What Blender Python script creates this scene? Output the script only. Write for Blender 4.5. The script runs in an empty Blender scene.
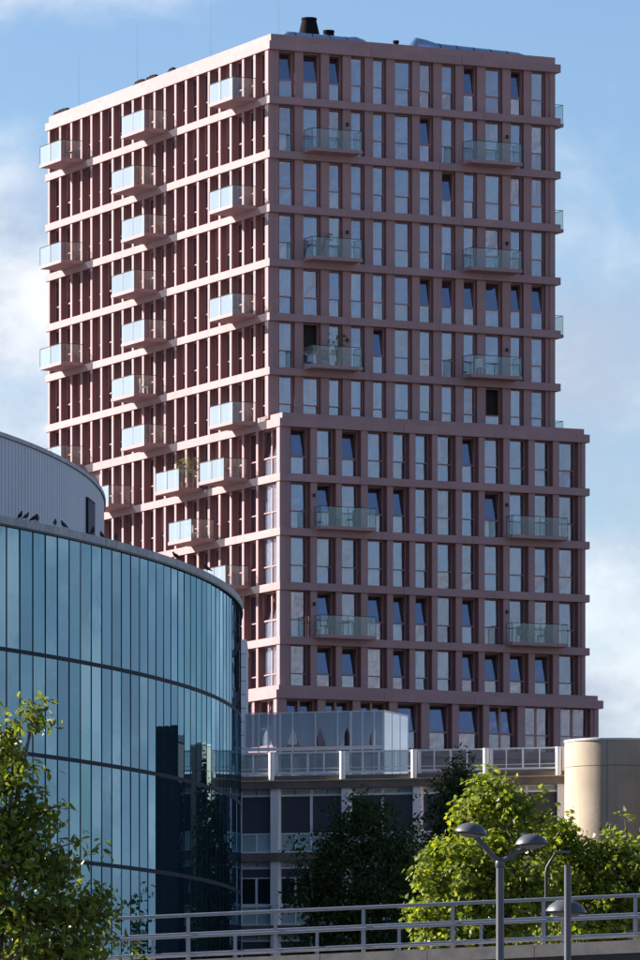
import bpy, math, random
import numpy as np
from mathutils import Vector, Matrix
R = math.radians
random.seed(7)
rng = np.random.default_rng(11)
scene = bpy.context.scene
COL = scene.collection

# ------------------------------------------------------------------ camera
cam_d = bpy.data.cameras.new('camera'); cam = bpy.data.objects.new('camera', cam_d); COL.objects.link(cam)
cam.location = (0, 0, 1.7); cam.rotation_euler = (R(90), 0, 0)
FPX = 6303.0                                   # focal length in pixels of a 640 wide picture
cam_d.sensor_fit = 'HORIZONTAL'; cam_d.sensor_width = 36; cam_d.lens = FPX / 640 * 36
cam_d.shift_y = 670 / 640
cam_d.clip_start = 1; cam_d.clip_end = 6000
scene.camera = cam

# ------------------------------------------------------------------ world
SUN_EL, SUN_BACK = R(27), R(18.5)
SUN_DIR = Vector((-math.cos(SUN_BACK) * math.cos(SUN_EL), math.sin(SUN_BACK) * math.cos(SUN_EL), math.sin(SUN_EL)))
world = bpy.data.worlds.new('World'); scene.world = world; world.use_nodes = True
nt = world.node_tree; nt.nodes.clear()
def N(t, kind, **kw):
    n = t.nodes.new(kind)
    for k, v in kw.items():
        if k.startswith('in_'):
            key = k[3:]; key = int(key) if key.isdigit() else key.replace('_', ' ')
            n.inputs[key].default_value = v
        else: setattr(n, k, v)
    return n
out = N(nt, 'ShaderNodeOutputWorld'); bg = N(nt, 'ShaderNodeBackground'); bg.inputs['Strength'].default_value = 0.05
sky = N(nt, 'ShaderNodeTexSky'); sky.sky_type = 'NISHITA'; sky.sun_disc = False
sky.sun_elevation = SUN_EL; sky.sun_rotation = math.atan2(SUN_DIR.x, SUN_DIR.y)
sky.air_density = 1.0; sky.dust_density = 0.4; sky.ozone_density = 1.8
tc = N(nt, 'ShaderNodeTexCoord')
mp = N(nt, 'ShaderNodeMapping'); mp.inputs['Scale'].default_value = (1.0, 1.0, 1.7); mp.inputs['Location'].default_value = (1.7, 0.4, 0.30)
n1 = N(nt, 'ShaderNodeTexNoise', in_Scale=11.0, in_Detail=7.0, in_Roughness=0.56)
n1.inputs['Distortion'].default_value = 0.3
n2 = N(nt, 'ShaderNodeTexNoise', in_Scale=3.2, in_Detail=3.0)
nt.links.new(tc.outputs['Generated'], mp.inputs['Vector'])
nt.links.new(mp.outputs[0], n1.inputs['Vector']); nt.links.new(mp.outputs[0], n2.inputs['Vector'])
add = N(nt, 'ShaderNodeMath', operation='MULTIPLY_ADD'); add.inputs[1].default_value = 0.45
nt.links.new(n2.outputs[0], add.inputs[0]); nt.links.new(n1.outputs[0], add.inputs[2])
sep = N(nt, 'ShaderNodeSeparateXYZ'); nt.links.new(tc.outputs['Generated'], sep.inputs[0])
elev = N(nt, 'ShaderNodeMapRange'); elev.inputs['From Min'].default_value = 0.03; elev.inputs['From Max'].default_value = 0.45
elev.inputs['To Min'].default_value = 0.08; elev.inputs['To Max'].default_value = -0.24
nt.links.new(sep.outputs['Z'], elev.inputs['Value'])
cov = N(nt, 'ShaderNodeMath', operation='ADD'); nt.links.new(add.outputs[0], cov.inputs[0]); nt.links.new(elev.outputs[0], cov.inputs[1])
ramp = N(nt, 'ShaderNodeMapRange'); ramp.interpolation_type = 'SMOOTHSTEP'
ramp.inputs['From Min'].default_value = 0.57; ramp.inputs['From Max'].default_value = 0.82
ramp.inputs['To Min'].default_value = 0.0; ramp.inputs['To Max'].default_value = 0.92
nt.links.new(cov.outputs[0], ramp.inputs['Value'])
tint = N(nt, 'ShaderNodeMix', data_type='RGBA', blend_type='MULTIPLY'); tint.inputs[0].default_value = 1.0
tint.inputs[7].default_value = (0.77, 0.86, 1.0, 1)
nt.links.new(sky.outputs[0], tint.inputs[6])
n3 = N(nt, 'ShaderNodeTexNoise', in_Scale=17.0, in_Detail=6.0, in_Roughness=0.6)
mp2 = N(nt, 'ShaderNodeMapping'); mp2.inputs['Scale'].default_value = (1.0, 1.0, 1.5); mp2.inputs['Location'].default_value = (0.6, 2.4, 0.9)
nt.links.new(tc.outputs['Generated'], mp2.inputs['Vector']); nt.links.new(mp2.outputs[0], n3.inputs['Vector'])
shade = N(nt, 'ShaderNodeMapRange'); shade.interpolation_type = 'SMOOTHSTEP'
shade.inputs['From Min'].default_value = 0.42; shade.inputs['From Max'].default_value = 0.64; nt.links.new(n3.outputs[0], shade.inputs['Value'])
ccol = N(nt, 'ShaderNodeMix', data_type='RGBA'); ccol.inputs[6].default_value = (3.6, 4.05, 4.95, 1); ccol.inputs[7].default_value = (7.0, 7.15, 7.5, 1)
nt.links.new(shade.outputs[0], ccol.inputs[0])
mixc = N(nt, 'ShaderNodeMix', data_type='RGBA'); nt.links.new(ccol.outputs[2], mixc.inputs[7])
nt.links.new(ramp.outputs[0], mixc.inputs[0]); nt.links.new(tint.outputs[2], mixc.inputs[6])
nt.links.new(mixc.outputs[2], bg.inputs['Color']); nt.links.new(bg.outputs[0], out.inputs['Surface'])

sun_d = bpy.data.lights.new('sun', 'SUN'); sun_d.energy = 5.0; sun_d.angle = R(0.53); sun_d.color = (1.0, 0.92, 0.84)
sun = bpy.data.objects.new('sun', sun_d); COL.objects.link(sun)
sun.rotation_euler = (-SUN_DIR).to_track_quat('-Z', 'Y').to_euler(); sun.location = (-60, 40, 120)

vs = scene.view_settings
scene.display_settings.display_device = 'sRGB'
vs.view_transform = 'Standard'; vs.look = 'None'; vs.exposure = 1.58; vs.gamma = 1.0; vs.use_curve_mapping = False
scene.render.engine = 'CYCLES'
scene.cycles.use_denoising = True
scene.cycles.max_bounces = 8; scene.cycles.transparent_max_bounces = 24
scene.cycles.glossy_bounces = 5; scene.cycles.diffuse_bounces = 4
scene.cycles.sample_clamp_indirect = 6

# ------------------------------------------------------------------ mesh helpers
class MB:
    def __init__(s): s.v = []; s.f = []; s.m = []
    def add(s, vs_, fs, mi=0):
        o = len(s.v); s.v.extend(vs_)
        for f in fs: s.f.append(tuple(i + o for i in f)); s.m.append(mi)
        return s
    def box(s, x0, x1, y0, y1, z0, z1, mi=0, f=None):
        p = [(x, y, z) for z in (z0, z1) for (x, y) in ((x0, y0), (x1, y0), (x1, y1), (x0, y1))]
        if f: p = [f(*q) for q in p]
        return s.add(p, [(3, 2, 1, 0), (4, 5, 6, 7), (0, 1, 5, 4), (1, 2, 6, 5), (2, 3, 7, 6), (3, 0, 4, 7)], mi)
    def tube(s, pts, rad, n=8, mi=0, caps=True):
        pts = [Vector(p) for p in pts]
        if not hasattr(rad, '__len__'): rad = [rad] * len(pts)
        vs_ = []; up = None
        for i, p in enumerate(pts):
            d = (pts[min(i + 1, len(pts) - 1)] - pts[max(i - 1, 0)]).normalized()
            if up is None: up = Vector((0, 0, 1)) if abs(d.z) < 0.9 else Vector((1, 0, 0))
            a = d.cross(up)
            if a.length < 1e-4: a = d.cross(Vector((0.3, 1, 0.2)))
            a.normalize(); b = a.cross(d).normalized(); up = b
            for k in range(n):
                t = 2 * math.pi * k / n
                vs_.append(tuple(p + a * math.cos(t) * rad[i] + b * math.sin(t) * rad[i]))
        fs = [(i * n + k, i * n + (k + 1) % n, (i + 1) * n + (k + 1) % n, (i + 1) * n + k) for i in range(len(pts) - 1) for k in range(n)]
        if caps:
            fs.append(tuple(range(n - 1, -1, -1))); fs.append(tuple((len(pts) - 1) * n + k for k in range(n)))
        return s.add(vs_, fs, mi)
    def lathe(s, prof, n=24, cx=0, cy=0, mi=0, a0=0.0, a1=360.0):
        full = abs(a1 - a0 - 360) < 1e-6; m = n if full else n + 1; vs_ = []
        for (r_, z) in prof:
            for k in range(m):
                t = R(a0 + (a1 - a0) * k / n); vs_.append((cx + r_ * math.cos(t), cy + r_ * math.sin(t), z))
        fs = []
        for i in range(len(prof) - 1):
            for k in range(n):
                k2 = (k + 1) % m
                fs.append((i * m + k, i * m + k2, (i + 1) * m + k2, (i + 1) * m + k))
        return s.add(vs_, fs, mi)
    def mesh(s, name, mats, smooth=False):
        me = bpy.data.meshes.new(name); me.from_pydata(s.v, [], s.f)
        if not isinstance(mats, (list, tuple)): mats = [mats]
        for m in mats: me.materials.append(m)
        if len(mats) > 1: me.polygons.foreach_set('material_index', s.m)
        if smooth:
            me.polygons.foreach_set('use_smooth', [True] * len(me.polygons))
            try: me.set_sharp_from_angle(angle=R(smooth if smooth is not True else 40))
            except Exception: pass
        me.update(); return me
    def build(s, name, mats, parent=None, loc=(0, 0, 0), rot=(0, 0, 0), smooth=False):
        return obj(name, s.mesh(name, mats, smooth), parent, loc, rot)
def obj(name, me, parent=None, loc=(0, 0, 0), rot=(0, 0, 0)):
    o = bpy.data.objects.new(name, me); COL.objects.link(o)
    o.location = loc; o.rotation_euler = rot
    if parent is not None: o.parent = parent
    return o
def tag(o, label=None, cat=None, group=None, kind=None):
    if label: o['label'] = label
    if cat: o['category'] = cat
    if group: o['group'] = group
    if kind: o['kind'] = kind
    return o
def thing(name, label, cat, loc=(0, 0, 0), rz=0.0, group=None):
    return tag(obj(name, None, None, loc, (0, 0, rz)), label, cat, group)

# ------------------------------------------------------------------ materials
def new_mat(name):
    m = bpy.data.materials.new(name); m.use_nodes = True; t = m.node_tree; t.nodes.clear()
    o = N(t, 'ShaderNodeOutputMaterial'); return m, t, o
def plain(name, col, rough=0.6, metal=0.0, var=0.06, scale=3.0, bump=0.0, objvar=0.0, streak=0.0, streakcol=None, spec=0.4):
    m, t, o = new_mat(name)
    b = N(t, 'ShaderNodeBsdfPrincipled', in_Roughness=rough, in_Metallic=metal)
    b.inputs['Specular IOR Level'].default_value = spec
    c = N(t, 'ShaderNodeTexCoord')
    n = N(t, 'ShaderNodeTexNoise', in_Scale=scale, in_Detail=5.0, in_Roughness=0.6)
    t.links.new(c.outputs['Object'], n.inputs['Vector'])
    mr = N(t, 'ShaderNodeMapRange'); mr.inputs['From Min'].default_value = 0.3; mr.inputs['From Max'].default_value = 0.7
    mr.inputs['To Min'].default_value = 1 - var; mr.inputs['To Max'].default_value = 1 + var
    t.links.new(n.outputs[0], mr.inputs['Value']); fac = mr.outputs[0]
    if objvar:
        oi = N(t, 'ShaderNodeObjectInfo'); m2 = N(t, 'ShaderNodeMapRange')
        m2.inputs['To Min'].default_value = 1 - objvar; m2.inputs['To Max'].default_value = 1 + objvar
        t.links.new(oi.outputs['Random'], m2.inputs['Value'])
        mu = N(t, 'ShaderNodeMath', operation='MULTIPLY'); t.links.new(fac, mu.inputs[0]); t.links.new(m2.outputs[0], mu.inputs[1]); fac = mu.outputs[0]
    hs = N(t, 'ShaderNodeVectorMath', operation='SCALE'); hs.inputs[0].default_value = col
    t.links.new(fac, hs.inputs['Scale']); csock = hs.outputs[0]
    if streak:
        mp_ = N(t, 'ShaderNodeMapping'); mp_.inputs['Scale'].default_value = (2.2, 2.2, 0.12)
        ns = N(t, 'ShaderNodeTexNoise', in_Scale=1.6, in_Detail=6.0, in_Roughness=0.65)
        t.links.new(c.outputs['Object'], mp_.inputs['Vector']); t.links.new(mp_.outputs[0], ns.inputs['Vector'])
        m3 = N(t, 'ShaderNodeMapRange'); m3.inputs['From Min'].default_value = 0.45; m3.inputs['From Max'].default_value = 0.75
        m3.inputs['To Max'].default_value = streak; t.links.new(ns.outputs[0], m3.inputs['Value'])
        mx = N(t, 'ShaderNodeMix', data_type='RGBA'); t.links.new(m3.outputs[0], mx.inputs[0]); t.links.new(csock, mx.inputs[6])
        sc = streakcol or tuple(x * 0.45 for x in col); mx.inputs[7].default_value = (*sc, 1); csock = mx.outputs[2]
    t.links.new(csock, b.inputs['Base Color'])
    if bump:
        bp = N(t, 'ShaderNodeBump', in_Strength=bump, in_Distance=0.02)
        nb = N(t, 'ShaderNodeTexNoise', in_Scale=scale * 9, in_Detail=4.0); t.links.new(c.outputs['Object'], nb.inputs['Vector'])
        t.links.new(nb.outputs[0], bp.inputs['Height']); t.links.new(bp.outputs[0], b.inputs['Normal'])
    t.links.new(b.outputs[0], o.inputs['Surface']); return m
def glass(name, tint=(0.8, 0.86, 0.88), refl=(0.9, 0.95, 1.0), base=0.25, graze=0.9, haze_=0.0, hazecol=(0.8, 0.85, 0.85), rough=0.0, wav=0.0, trans=True, body=(0.02, 0.03, 0.035), objvar=0.0):
    """pane: mirror share rises towards grazing view; the rest is seen through (or a dark tinted body)"""
    m, t, o = new_mat(name)
    g = N(t, 'ShaderNodeBsdfGlossy', in_Roughness=rough); g.inputs['Color'].default_value = (*refl, 1)
    if objvar:
        oi = N(t, 'ShaderNodeObjectInfo'); m2 = N(t, 'ShaderNodeMapRange'); m2.inputs['To Min'].default_value = 1 - objvar; m2.inputs['To Max'].default_value = 1 + objvar * 0.4
        t.links.new(oi.outputs['Random'], m2.inputs['Value'])
        vsn = N(t, 'ShaderNodeVectorMath', operation='SCALE'); vsn.inputs[0].default_value = refl
        t.links.new(m2.outputs[0], vsn.inputs['Scale']); t.links.new(vsn.outputs[0], g.inputs['Color'])
    if trans:
        tr = N(t, 'ShaderNodeBsdfTransparent'); tr.inputs['Color'].default_value = (*tint, 1); low = tr.outputs[0]
    else:
        d = N(t, 'ShaderNodeBsdfDiffuse'); d.inputs['Color'].default_value = (*body, 1); low = d.outputs[0]
    if haze_:
        d1 = N(t, 'ShaderNodeBsdfDiffuse'); d1.inputs['Color'].default_value = (*hazecol, 1)
        d2 = N(t, 'ShaderNodeBsdfTranslucent'); d2.inputs['Color'].default_value = (*hazecol, 1)
        dm = N(t, 'ShaderNodeMixShader'); dm.inputs[0].default_value = 0.4; t.links.new(d1.outputs[0], dm.inputs[1]); t.links.new(d2.outputs[0], dm.inputs[2])
        hm = N(t, 'ShaderNodeMixShader'); hm.inputs[0].default_value = haze_; t.links.new(low, hm.inputs[1]); t.links.new(dm.outputs[0], hm.inputs[2]); low = hm.outputs[0]
    lw = N(t, 'ShaderNodeLayerWeight', in_Blend=0.5)
    pw = N(t, 'ShaderNodeMath', operation='POWER'); pw.inputs[1].default_value = 3.0; t.links.new(lw.outputs['Facing'], pw.inputs[0])
    mr = N(t, 'ShaderNodeMapRange'); mr.inputs['To Min'].default_value = base; mr.inputs['To Max'].default_value = graze
    t.links.new(pw.outputs[0], mr.inputs['Value'])
    ms = N(t, 'ShaderNodeMixShader'); t.links.new(mr.outputs[0], ms.inputs[0]); t.links.new(low, ms.inputs[1]); t.links.new(g.outputs[0], ms.inputs[2])
    if wav:
        c = N(t, 'ShaderNodeTexCoord'); nb = N(t, 'ShaderNodeTexNoise', in_Scale=0.9, in_Detail=2.0); t.links.new(c.outputs['Object'], nb.inputs['Vector'])
        bp = N(t, 'ShaderNodeBump', in_Strength=1.0, in_Distance=wav); t.links.new(nb.outputs[0], bp.inputs['Height']); t.links.new(bp.outputs[0], g.inputs['Normal'])
    t.links.new(ms.outputs[0], o.inputs['Surface']); return m
def leaf_mat(name, c0, c1, trans=0.42, gloss=0.10):
    m, t, o = new_mat(name)
    ge = N(t, 'ShaderNodeNewGeometry'); mx = N(t, 'ShaderNodeMix', data_type='RGBA')
    mx.inputs[6].default_value = (*c0, 1); mx.inputs[7].default_value = (*c1, 1); t.links.new(ge.outputs['Random Per Island'], mx.inputs[0])
    d = N(t, 'ShaderNodeBsdfDiffuse'); tl = N(t, 'ShaderNodeBsdfTranslucent'); g = N(t, 'ShaderNodeBsdfGlossy', in_Roughness=0.6)
    t.links.new(mx.outputs[2], d.inputs[0])
    tcol = N(t, 'ShaderNodeMix', data_type='RGBA', blend_type='MULTIPLY'); tcol.inputs[0].default_value = 1; tcol.inputs[7].default_value = (1.5, 1.35, 0.45, 1)
    t.links.new(mx.outputs[2], tcol.inputs[6]); t.links.new(tcol.outputs[2], tl.inputs[0])
    a = N(t, 'ShaderNodeMixShader'); a.inputs[0].default_value = trans; t.links.new(d.outputs[0], a.inputs[1]); t.links.new(tl.outputs[0], a.inputs[2])
    fr = N(t, 'ShaderNodeFresnel', in_IOR=1.4); mu = N(t, 'ShaderNodeMath', operation='MULTIPLY_ADD'); mu.inputs[1].default_value = 0.18; mu.inputs[2].default_value = 0.0
    t.links.new(fr.outputs[0], mu.inputs[0])
    b = N(t, 'ShaderNodeMixShader'); t.links.new(mu.outputs[0], b.inputs[0]); t.links.new(a.outputs[0], b.inputs[1]); t.links.new(g.outputs[0], b.inputs[2])
    t.links.new(b.outputs[0], o.inputs['Surface']); return m

M = {}
M['pink'] = plain('pink_concrete', (0.345, 0.215, 0.22), 0.75, var=0.09, scale=0.9, bump=0.15, objvar=0.05, streak=0.22, streakcol=(0.22, 0.14, 0.14))
M['lining'] = plain('dark_red_reveal_sheet', (0.20, 0.09, 0.085), 0.5, var=0.05)
M['wframe'] = plain('red_brown_aluminium', (0.37, 0.20, 0.19), 0.45, var=0.05)
M['wpane'] = glass('window_glass', base=0.20, graze=0.95, tint=(0.80, 0.82, 0.86), refl=(0.70, 0.70, 0.82), wav=0.012)
M['curtain'] = plain('curtain_cloth', (0.27, 0.26, 0.28), 0.9, var=0.1, objvar=0.4)
M['curtain_white'] = plain('white_curtain', (0.80, 0.79, 0.76), 0.9, var=0.05)
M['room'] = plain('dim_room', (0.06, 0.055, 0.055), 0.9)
M['bal_clear'] = glass('balcony_clear_glass', base=0.035, graze=0.6, tint=(0.88, 0.93, 0.92), haze_=0.02, hazecol=(0.6, 0.72, 0.70))
M['bal_frost'] = glass('balcony_frosted_glass', base=0.10, graze=0.7, tint=(0.75, 0.85, 0.9), haze_=0.40, hazecol=(0.60, 0.70, 0.77), rough=0.05)
M['steel_dark'] = plain('dark_steel', (0.035, 0.037, 0.045), 0.4, metal=0.6)
M['black'] = plain('black_metal', (0.012, 0.013, 0.016), 0.5)
M['roofbox'] = plain('matt_black_roof_box', (0.006, 0.006, 0.008), 0.9, spec=0.1)
M['silver'] = plain('brushed_metal', (0.62, 0.68, 0.75), 0.16, metal=1.0, var=0.04)
M['fglass'] = glass('curtain_wall_glass', base=0.42, graze=0.98, trans=False, body=(0.015, 0.045, 0.06), refl=(0.29, 0.51, 0.66), wav=0.0015, objvar=0.16)
M['mullion'] = plain('dark_mullion', (0.012, 0.018, 0.028), 0.8, spec=0.1)
M['transom'] = plain('transom_grey', (0.03, 0.036, 0.05), 0.7, spec=0.15)
M['fascia'] = plain('weathered_zinc', (0.40, 0.41, 0.43), 0.6, var=0.25, scale=1.2, streak=0.5, streakcol=(0.12, 0.12, 0.12))
M['clad'] = plain('corrugated_zinc', (0.34, 0.38, 0.45), 0.38, metal=0.35, var=0.05, scale=0.4)
M['roof'] = plain('roof_felt', (0.09, 0.09, 0.095), 0.9, var=0.2)
M['white'] = plain('white_paint', (0.87, 0.87, 0.88), 0.5, var=0.04, objvar=0.03)
M['slab'] = plain('brown_grey_concrete', (0.20, 0.165, 0.14), 0.8, var=0.2, scale=1.5, streak=0.3)
M['sunlit_edge'] = plain('ochre_edge_trim', (0.60, 0.46, 0.26), 0.5, var=0.08)  # sunlight on the slab edge, put into the ochre colour
M['blind'] = plain('charcoal_blind', (0.075, 0.075, 0.10), 0.8, var=0.05, objvar=0.25)
M['gpanel'] = plain('pale_green_spandrel_glass', (0.40, 0.54, 0.54), 0.12, var=0.06, objvar=0.12, spec=0.7)
M['gwin'] = glass('office_glass', base=0.3, graze=0.95, trans=False, body=(0.015, 0.03, 0.028), refl=(0.8, 0.9, 0.95), wav=0.002)
M['rail_glass'] = glass('railing_glass', base=0.10, graze=0.85, tint=(0.72, 0.78, 0.80), haze_=0.10)
M['milky'] = glass('milky_screen_glass', base=0.08, graze=0.5, tint=(0.72, 0.80, 0.88), haze_=0.62, hazecol=(0.72, 0.78, 0.84))
M['milky_side'] = glass('lightly_frosted_glass', base=0.06, graze=0.5, tint=(0.75, 0.82, 0.88), haze_=0.22, hazecol=(0.5, 0.58, 0.66))
M['clear'] = glass('clear_screen_glass', base=0.08, graze=0.8, tint=(0.82, 0.87, 0.90))
M['sframe'] = plain('pale_screen_frame', (0.52, 0.56, 0.60), 0.4)
M['beige'] = plain('beige_concrete', (0.47, 0.385, 0.285), 0.8, var=0.10, scale=0.8, bump=0.25, streak=0.42, streakcol=(0.33, 0.25, 0.18))
M['cap'] = plain('pale_zinc_cap', (0.62, 0.63, 0.62), 0.4, metal=0.2)
M['pale'] = plain('pale_clad_panel', (0.62, 0.66, 0.72), 0.4, var=0.04, objvar=0.05)
M['deck'] = plain('stone_kerb', (0.64, 0.49, 0.37), 0.85, var=0.22, scale=2.5, bump=0.3, streak=0.3)
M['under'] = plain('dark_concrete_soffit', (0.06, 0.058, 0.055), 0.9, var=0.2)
M['railgrey'] = plain('grey_painted_steel', (0.24, 0.265, 0.31), 0.4, metal=0.3, var=0.08)
M['lamp'] = plain('lamp_grey_paint', (0.085, 0.088, 0.10), 0.42, metal=0.2, var=0.08)
M['lens'] = plain('lamp_diffuser', (0.25, 0.25, 0.25), 0.3)
M['bark'] = plain('bark', (0.13, 0.10, 0.07), 0.9, var=0.3, scale=6, bump=0.4)
M['asphalt'] = plain('ground_asphalt', (0.07, 0.07, 0.068), 0.9, var=0.25, scale=0.4)
M['bird'] = plain('bird_feathers', (0.022, 0.023, 0.028), 0.7, var=0.3, scale=12)
M['furn_white'] = plain('white_furniture', (0.72, 0.72, 0.72), 0.5)
M['furn_dark'] = plain('dark_furniture', (0.05, 0.05, 0.055), 0.6)
M['terracotta'] = plain('terracotta', (0.30, 0.13, 0.08), 0.8)
M['brickdark'] = plain('dark_brick', (0.045, 0.038, 0.036), 0.85, var=0.2)
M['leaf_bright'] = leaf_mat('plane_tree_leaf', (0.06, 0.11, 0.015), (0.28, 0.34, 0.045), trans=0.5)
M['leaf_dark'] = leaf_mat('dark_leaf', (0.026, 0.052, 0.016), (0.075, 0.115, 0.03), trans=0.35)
M['leaf_left'] = leaf_mat('ash_leaf', (0.045, 0.085, 0.016), (0.20, 0.25, 0.04), trans=0.42)
M['leaf_pot'] = leaf_mat('potted_leaf', (0.05, 0.11, 0.02), (0.12, 0.17, 0.03))

# ------------------------------------------------------------------ ground
g = MB(); g.add([(-4000, -500, 0), (4000, -500, 0), (4000, 5500, 0), (-4000, 5500, 0)], [(0, 1, 2, 3)])
tag(g.build('ground', M['asphalt']), kind='structure')

# ================================================================== PINK TOWER
TX, TY, TA = -2.890, 360.0, R(25.6)
tower = thing('apartment_tower', 'tall pink concrete apartment tower with stepped lower block and glass balconies', 'building', (TX, TY, 0), TA)
def T(u, v, z):
    c, s = math.cos(TA), math.sin(TA)
    return (TX + u * c - v * s, TY + u * s + v * c, z)
FH = 3.0986
def Z(k): return 64.61 - FH * k
BH = 0.43; WH = FH - BH
UEND, VEND = 18.80, 32.63
LV0, LUEND = -1.40, 19.97
BV0, BU0, BUEND = -1.72, -0.37, 20.70
up_open = [(0.77, 1.75), (2.29, 3.41), (3.94, 4.8), (5.34, 6.21), (6.75, 7.59), (8.15, 9.26), (9.75, 10.63), (11.18, 12.07), (12.6, 13.48), (14.03, 15.13), (15.67, 16.52), (17.04, 17.97)]
lo_open = [(0.78, 2.02), (2.43, 3.63), (4.01, 5.23), (5.66, 6.89), (7.27, 8.33), (8.71, 9.78), (10.13, 11.31), (11.72, 12.79), (13.18, 14.4), (14.81, 16.04), (16.45, 17.64), (18.04, 19.32)]
ba_open = [(0.39, 2.33), (2.82, 4.55), (5.04, 6.88), (7.41, 8.93), (9.46, 10.92), (11.36, 12.93), (13.32, 15.18), (15.66, 17.54), (17.98, 19.98)]
fin_v = [32.19, 30.43, 28.69, 27.15, 25.62, 24.11, 22.41, 20.91, 19.4, 17.9, 16.22, 14.72, 13.2, 11.68, 10.01, 8.46, 6.97, 5.42, 3.72, 2.16]
G = 0.008      # half joint

def seg_boxes(a, b, cuts):
    e = [a] + [c for c in cuts if a < c < b] + [b]
    return [(e[i] + (G if i else 0), e[i + 1] - (G if i < len(e) - 2 else 0)) for i in range(len(e) - 1)]
mesh_cache = {}
def cached(key, fn):
    if key not in mesh_cache: mesh_cache[key] = fn()
    return mesh_cache[key]
def tbox(name, u0, u1, v0, v1, z0, z1, mat='pink', parent=None):
    key = (name, round(u1 - u0, 3), round(v1 - v0, 3), round(z1 - z0, 3), mat)
    me = cached(key, lambda: MB().box(0, u1 - u0, 0, v1 - v0, 0, z1 - z0).mesh(name, M[mat]))
    return obj(name, me, parent or tower, (u0, v0, z0))
cutsR = [[6.48, 12.34], [7.9, 13.75], [5.07, 10.9]]
cutsL = [[4.6, 10.8, 17.05, 23.3], [7.7, 13.95, 20.15, 26.4], [6.2, 12.4, 18.65, 24.9]]
# floor bands (prefabricated beams with open joints)
for k in range(0, 14):
    z0 = Z(k); h = BH
    if k in (0, 7, 12): h = 0.47
    if k < 7:   ua, ub, va = 0.0, UEND, 0.0
    elif k < 12: ua, ub, va = 0.0, LUEND, LV0
    else: ua, ub, va = BU0, BUEND, BV0
    cr = cutsR[k % 3]; cl = cutsL[k % 3]
    for (a, b) in seg_boxes(ua, ub, cr): tbox('floor_band', a, b, va, va + 0.93, z0, z0 + h)
    for (a, b) in seg_boxes(va + 0.93 + 2 * G, VEND, cl): tbox('floor_band', ua, ua + 0.93 - (ua if ua < 0 else 0), a, b, z0, z0 + h)
    # far sides
    tbox('end_band', ub - 0.6, ub, va + 0.93 + 2 * G, VEND - 0.62, z0, z0 + h)
    tbox('end_band', 0.95, ub - 0.62, VEND - 0.6, VEND, z0, z0 + h)
    if k in (0, 7, 12):    # set-back parapet on top of the three cornices
        s = 0.10 if k == 0 else 0.16
        ph = {0: 0.385, 7: 0.31, 12: 0.27}[k]
        for (a, b) in seg_boxes(ua + s, ub - 0.36, [x + 1.3 for x in cr]): tbox('parapet', a, b, va + 0.02, va + 0.5, z0 + h, z0 + h + ph)
        for (a, b) in seg_boxes(va + 0.52, 2.0 if k == 7 else VEND - 0.36, [x + 1.1 for x in cl]): tbox('parapet', ua + s, ua + s + 0.4, a, b, z0 + h, z0 + h + ph)
# roofs / terrace slabs and interior core
tbox('roof_slab', 0.55, UEND - 0.4, 0.55, VEND - 0.4, Z(0) + 0.30, Z(0) + 0.50, 'roof')
tbox('terrace_slab', 0.2, LUEND - 0.4, LV0 + 0.5, 0.9, Z(7) + 0.2, Z(7) + 0.44, 'roof')
tbox('terrace_slab', UEND - 0.6, LUEND - 0.4, 0.95, VEND - 0.7, Z(7) + 0.2, Z(7) + 0.44, 'roof')
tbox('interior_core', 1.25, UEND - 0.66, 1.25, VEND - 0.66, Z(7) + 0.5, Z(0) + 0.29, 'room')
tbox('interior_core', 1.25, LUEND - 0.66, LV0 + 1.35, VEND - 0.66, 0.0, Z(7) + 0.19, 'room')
for (a, b, za, zb) in ((UEND - 0.62, UEND - 0.26, Z(7) + 0.45, Z(0)), (LUEND - 0.62, LUEND - 0.22, Z(12) + .5, Z(7)), (BUEND - 0.62, BUEND - 0.3, 0.0, Z(12))):
    va_ = 0.97 if za > 40 else (LV0 + 0.97 if za > 20 else BV0 + 0.97)
    tbox('end_wall', a, b, va_, VEND - 0.30, za, zb)
    tbox('rear_wall', 0.95, a - 0.01, VEND - 0.62, VEND - 0.3, za, zb)

# ---- window kit (local: x along wall, -y outwards, z up)
FR = 0.075
def win_frame(w, h, zt, double, rev=0.2):
    b = MB(); d0, d1 = 0.0, 0.09
    b.box(0, FR, d0, d1, 0, h); b.box(w - FR, w, d0, d1, 0, h)
    b.box(FR, w - FR, d0, d1, 0, FR); b.box(FR, w - FR, d0, d1, h - FR, h)
    b.box(FR, w - FR, -0.012, d1, zt - 0.035, zt + 0.035)
    b.box(0.013, w - 0.013, -rev, -0.002, 0.002, 0.03)       # sill
    b.box(0.001, 0.012, -rev, 0.0, 0.002, h - 0.002, 1); b.box(w - 0.012, w - 0.001, -rev, 0.0, 0.002, h - 0.002, 1); b.box(0.012, w - 0.012, -rev, 0.0, h - 0.012, h - 0.002, 1)   # thin dark red sheets over the reveals
    if double: b.box(w / 2 - 0.07, w / 2 + 0.07, 0.004, d1, FR, zt - 0.035); b.box(w / 2 - 0.07, w / 2 + 0.07, 0.004, d1, zt + 0.035, h - FR)
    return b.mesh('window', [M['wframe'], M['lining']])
def pane_mesh(w, h): return MB().box(0, w, 0, 0.012, 0, h).mesh('pane', M['wpane'])
def sash_mesh(w, h):
    b = MB(); s = 0.03
    b.box(0, s, -0.012, 0.035, 0, h); b.box(w - s, w, -0.012, 0.035, 0, h); b.box(s, w - s, -0.012, 0.035, 0, s); b.box(s, w - s, -0.012, 0.035, h - s, h)
    return b.mesh('sash', M['wframe'])
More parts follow.
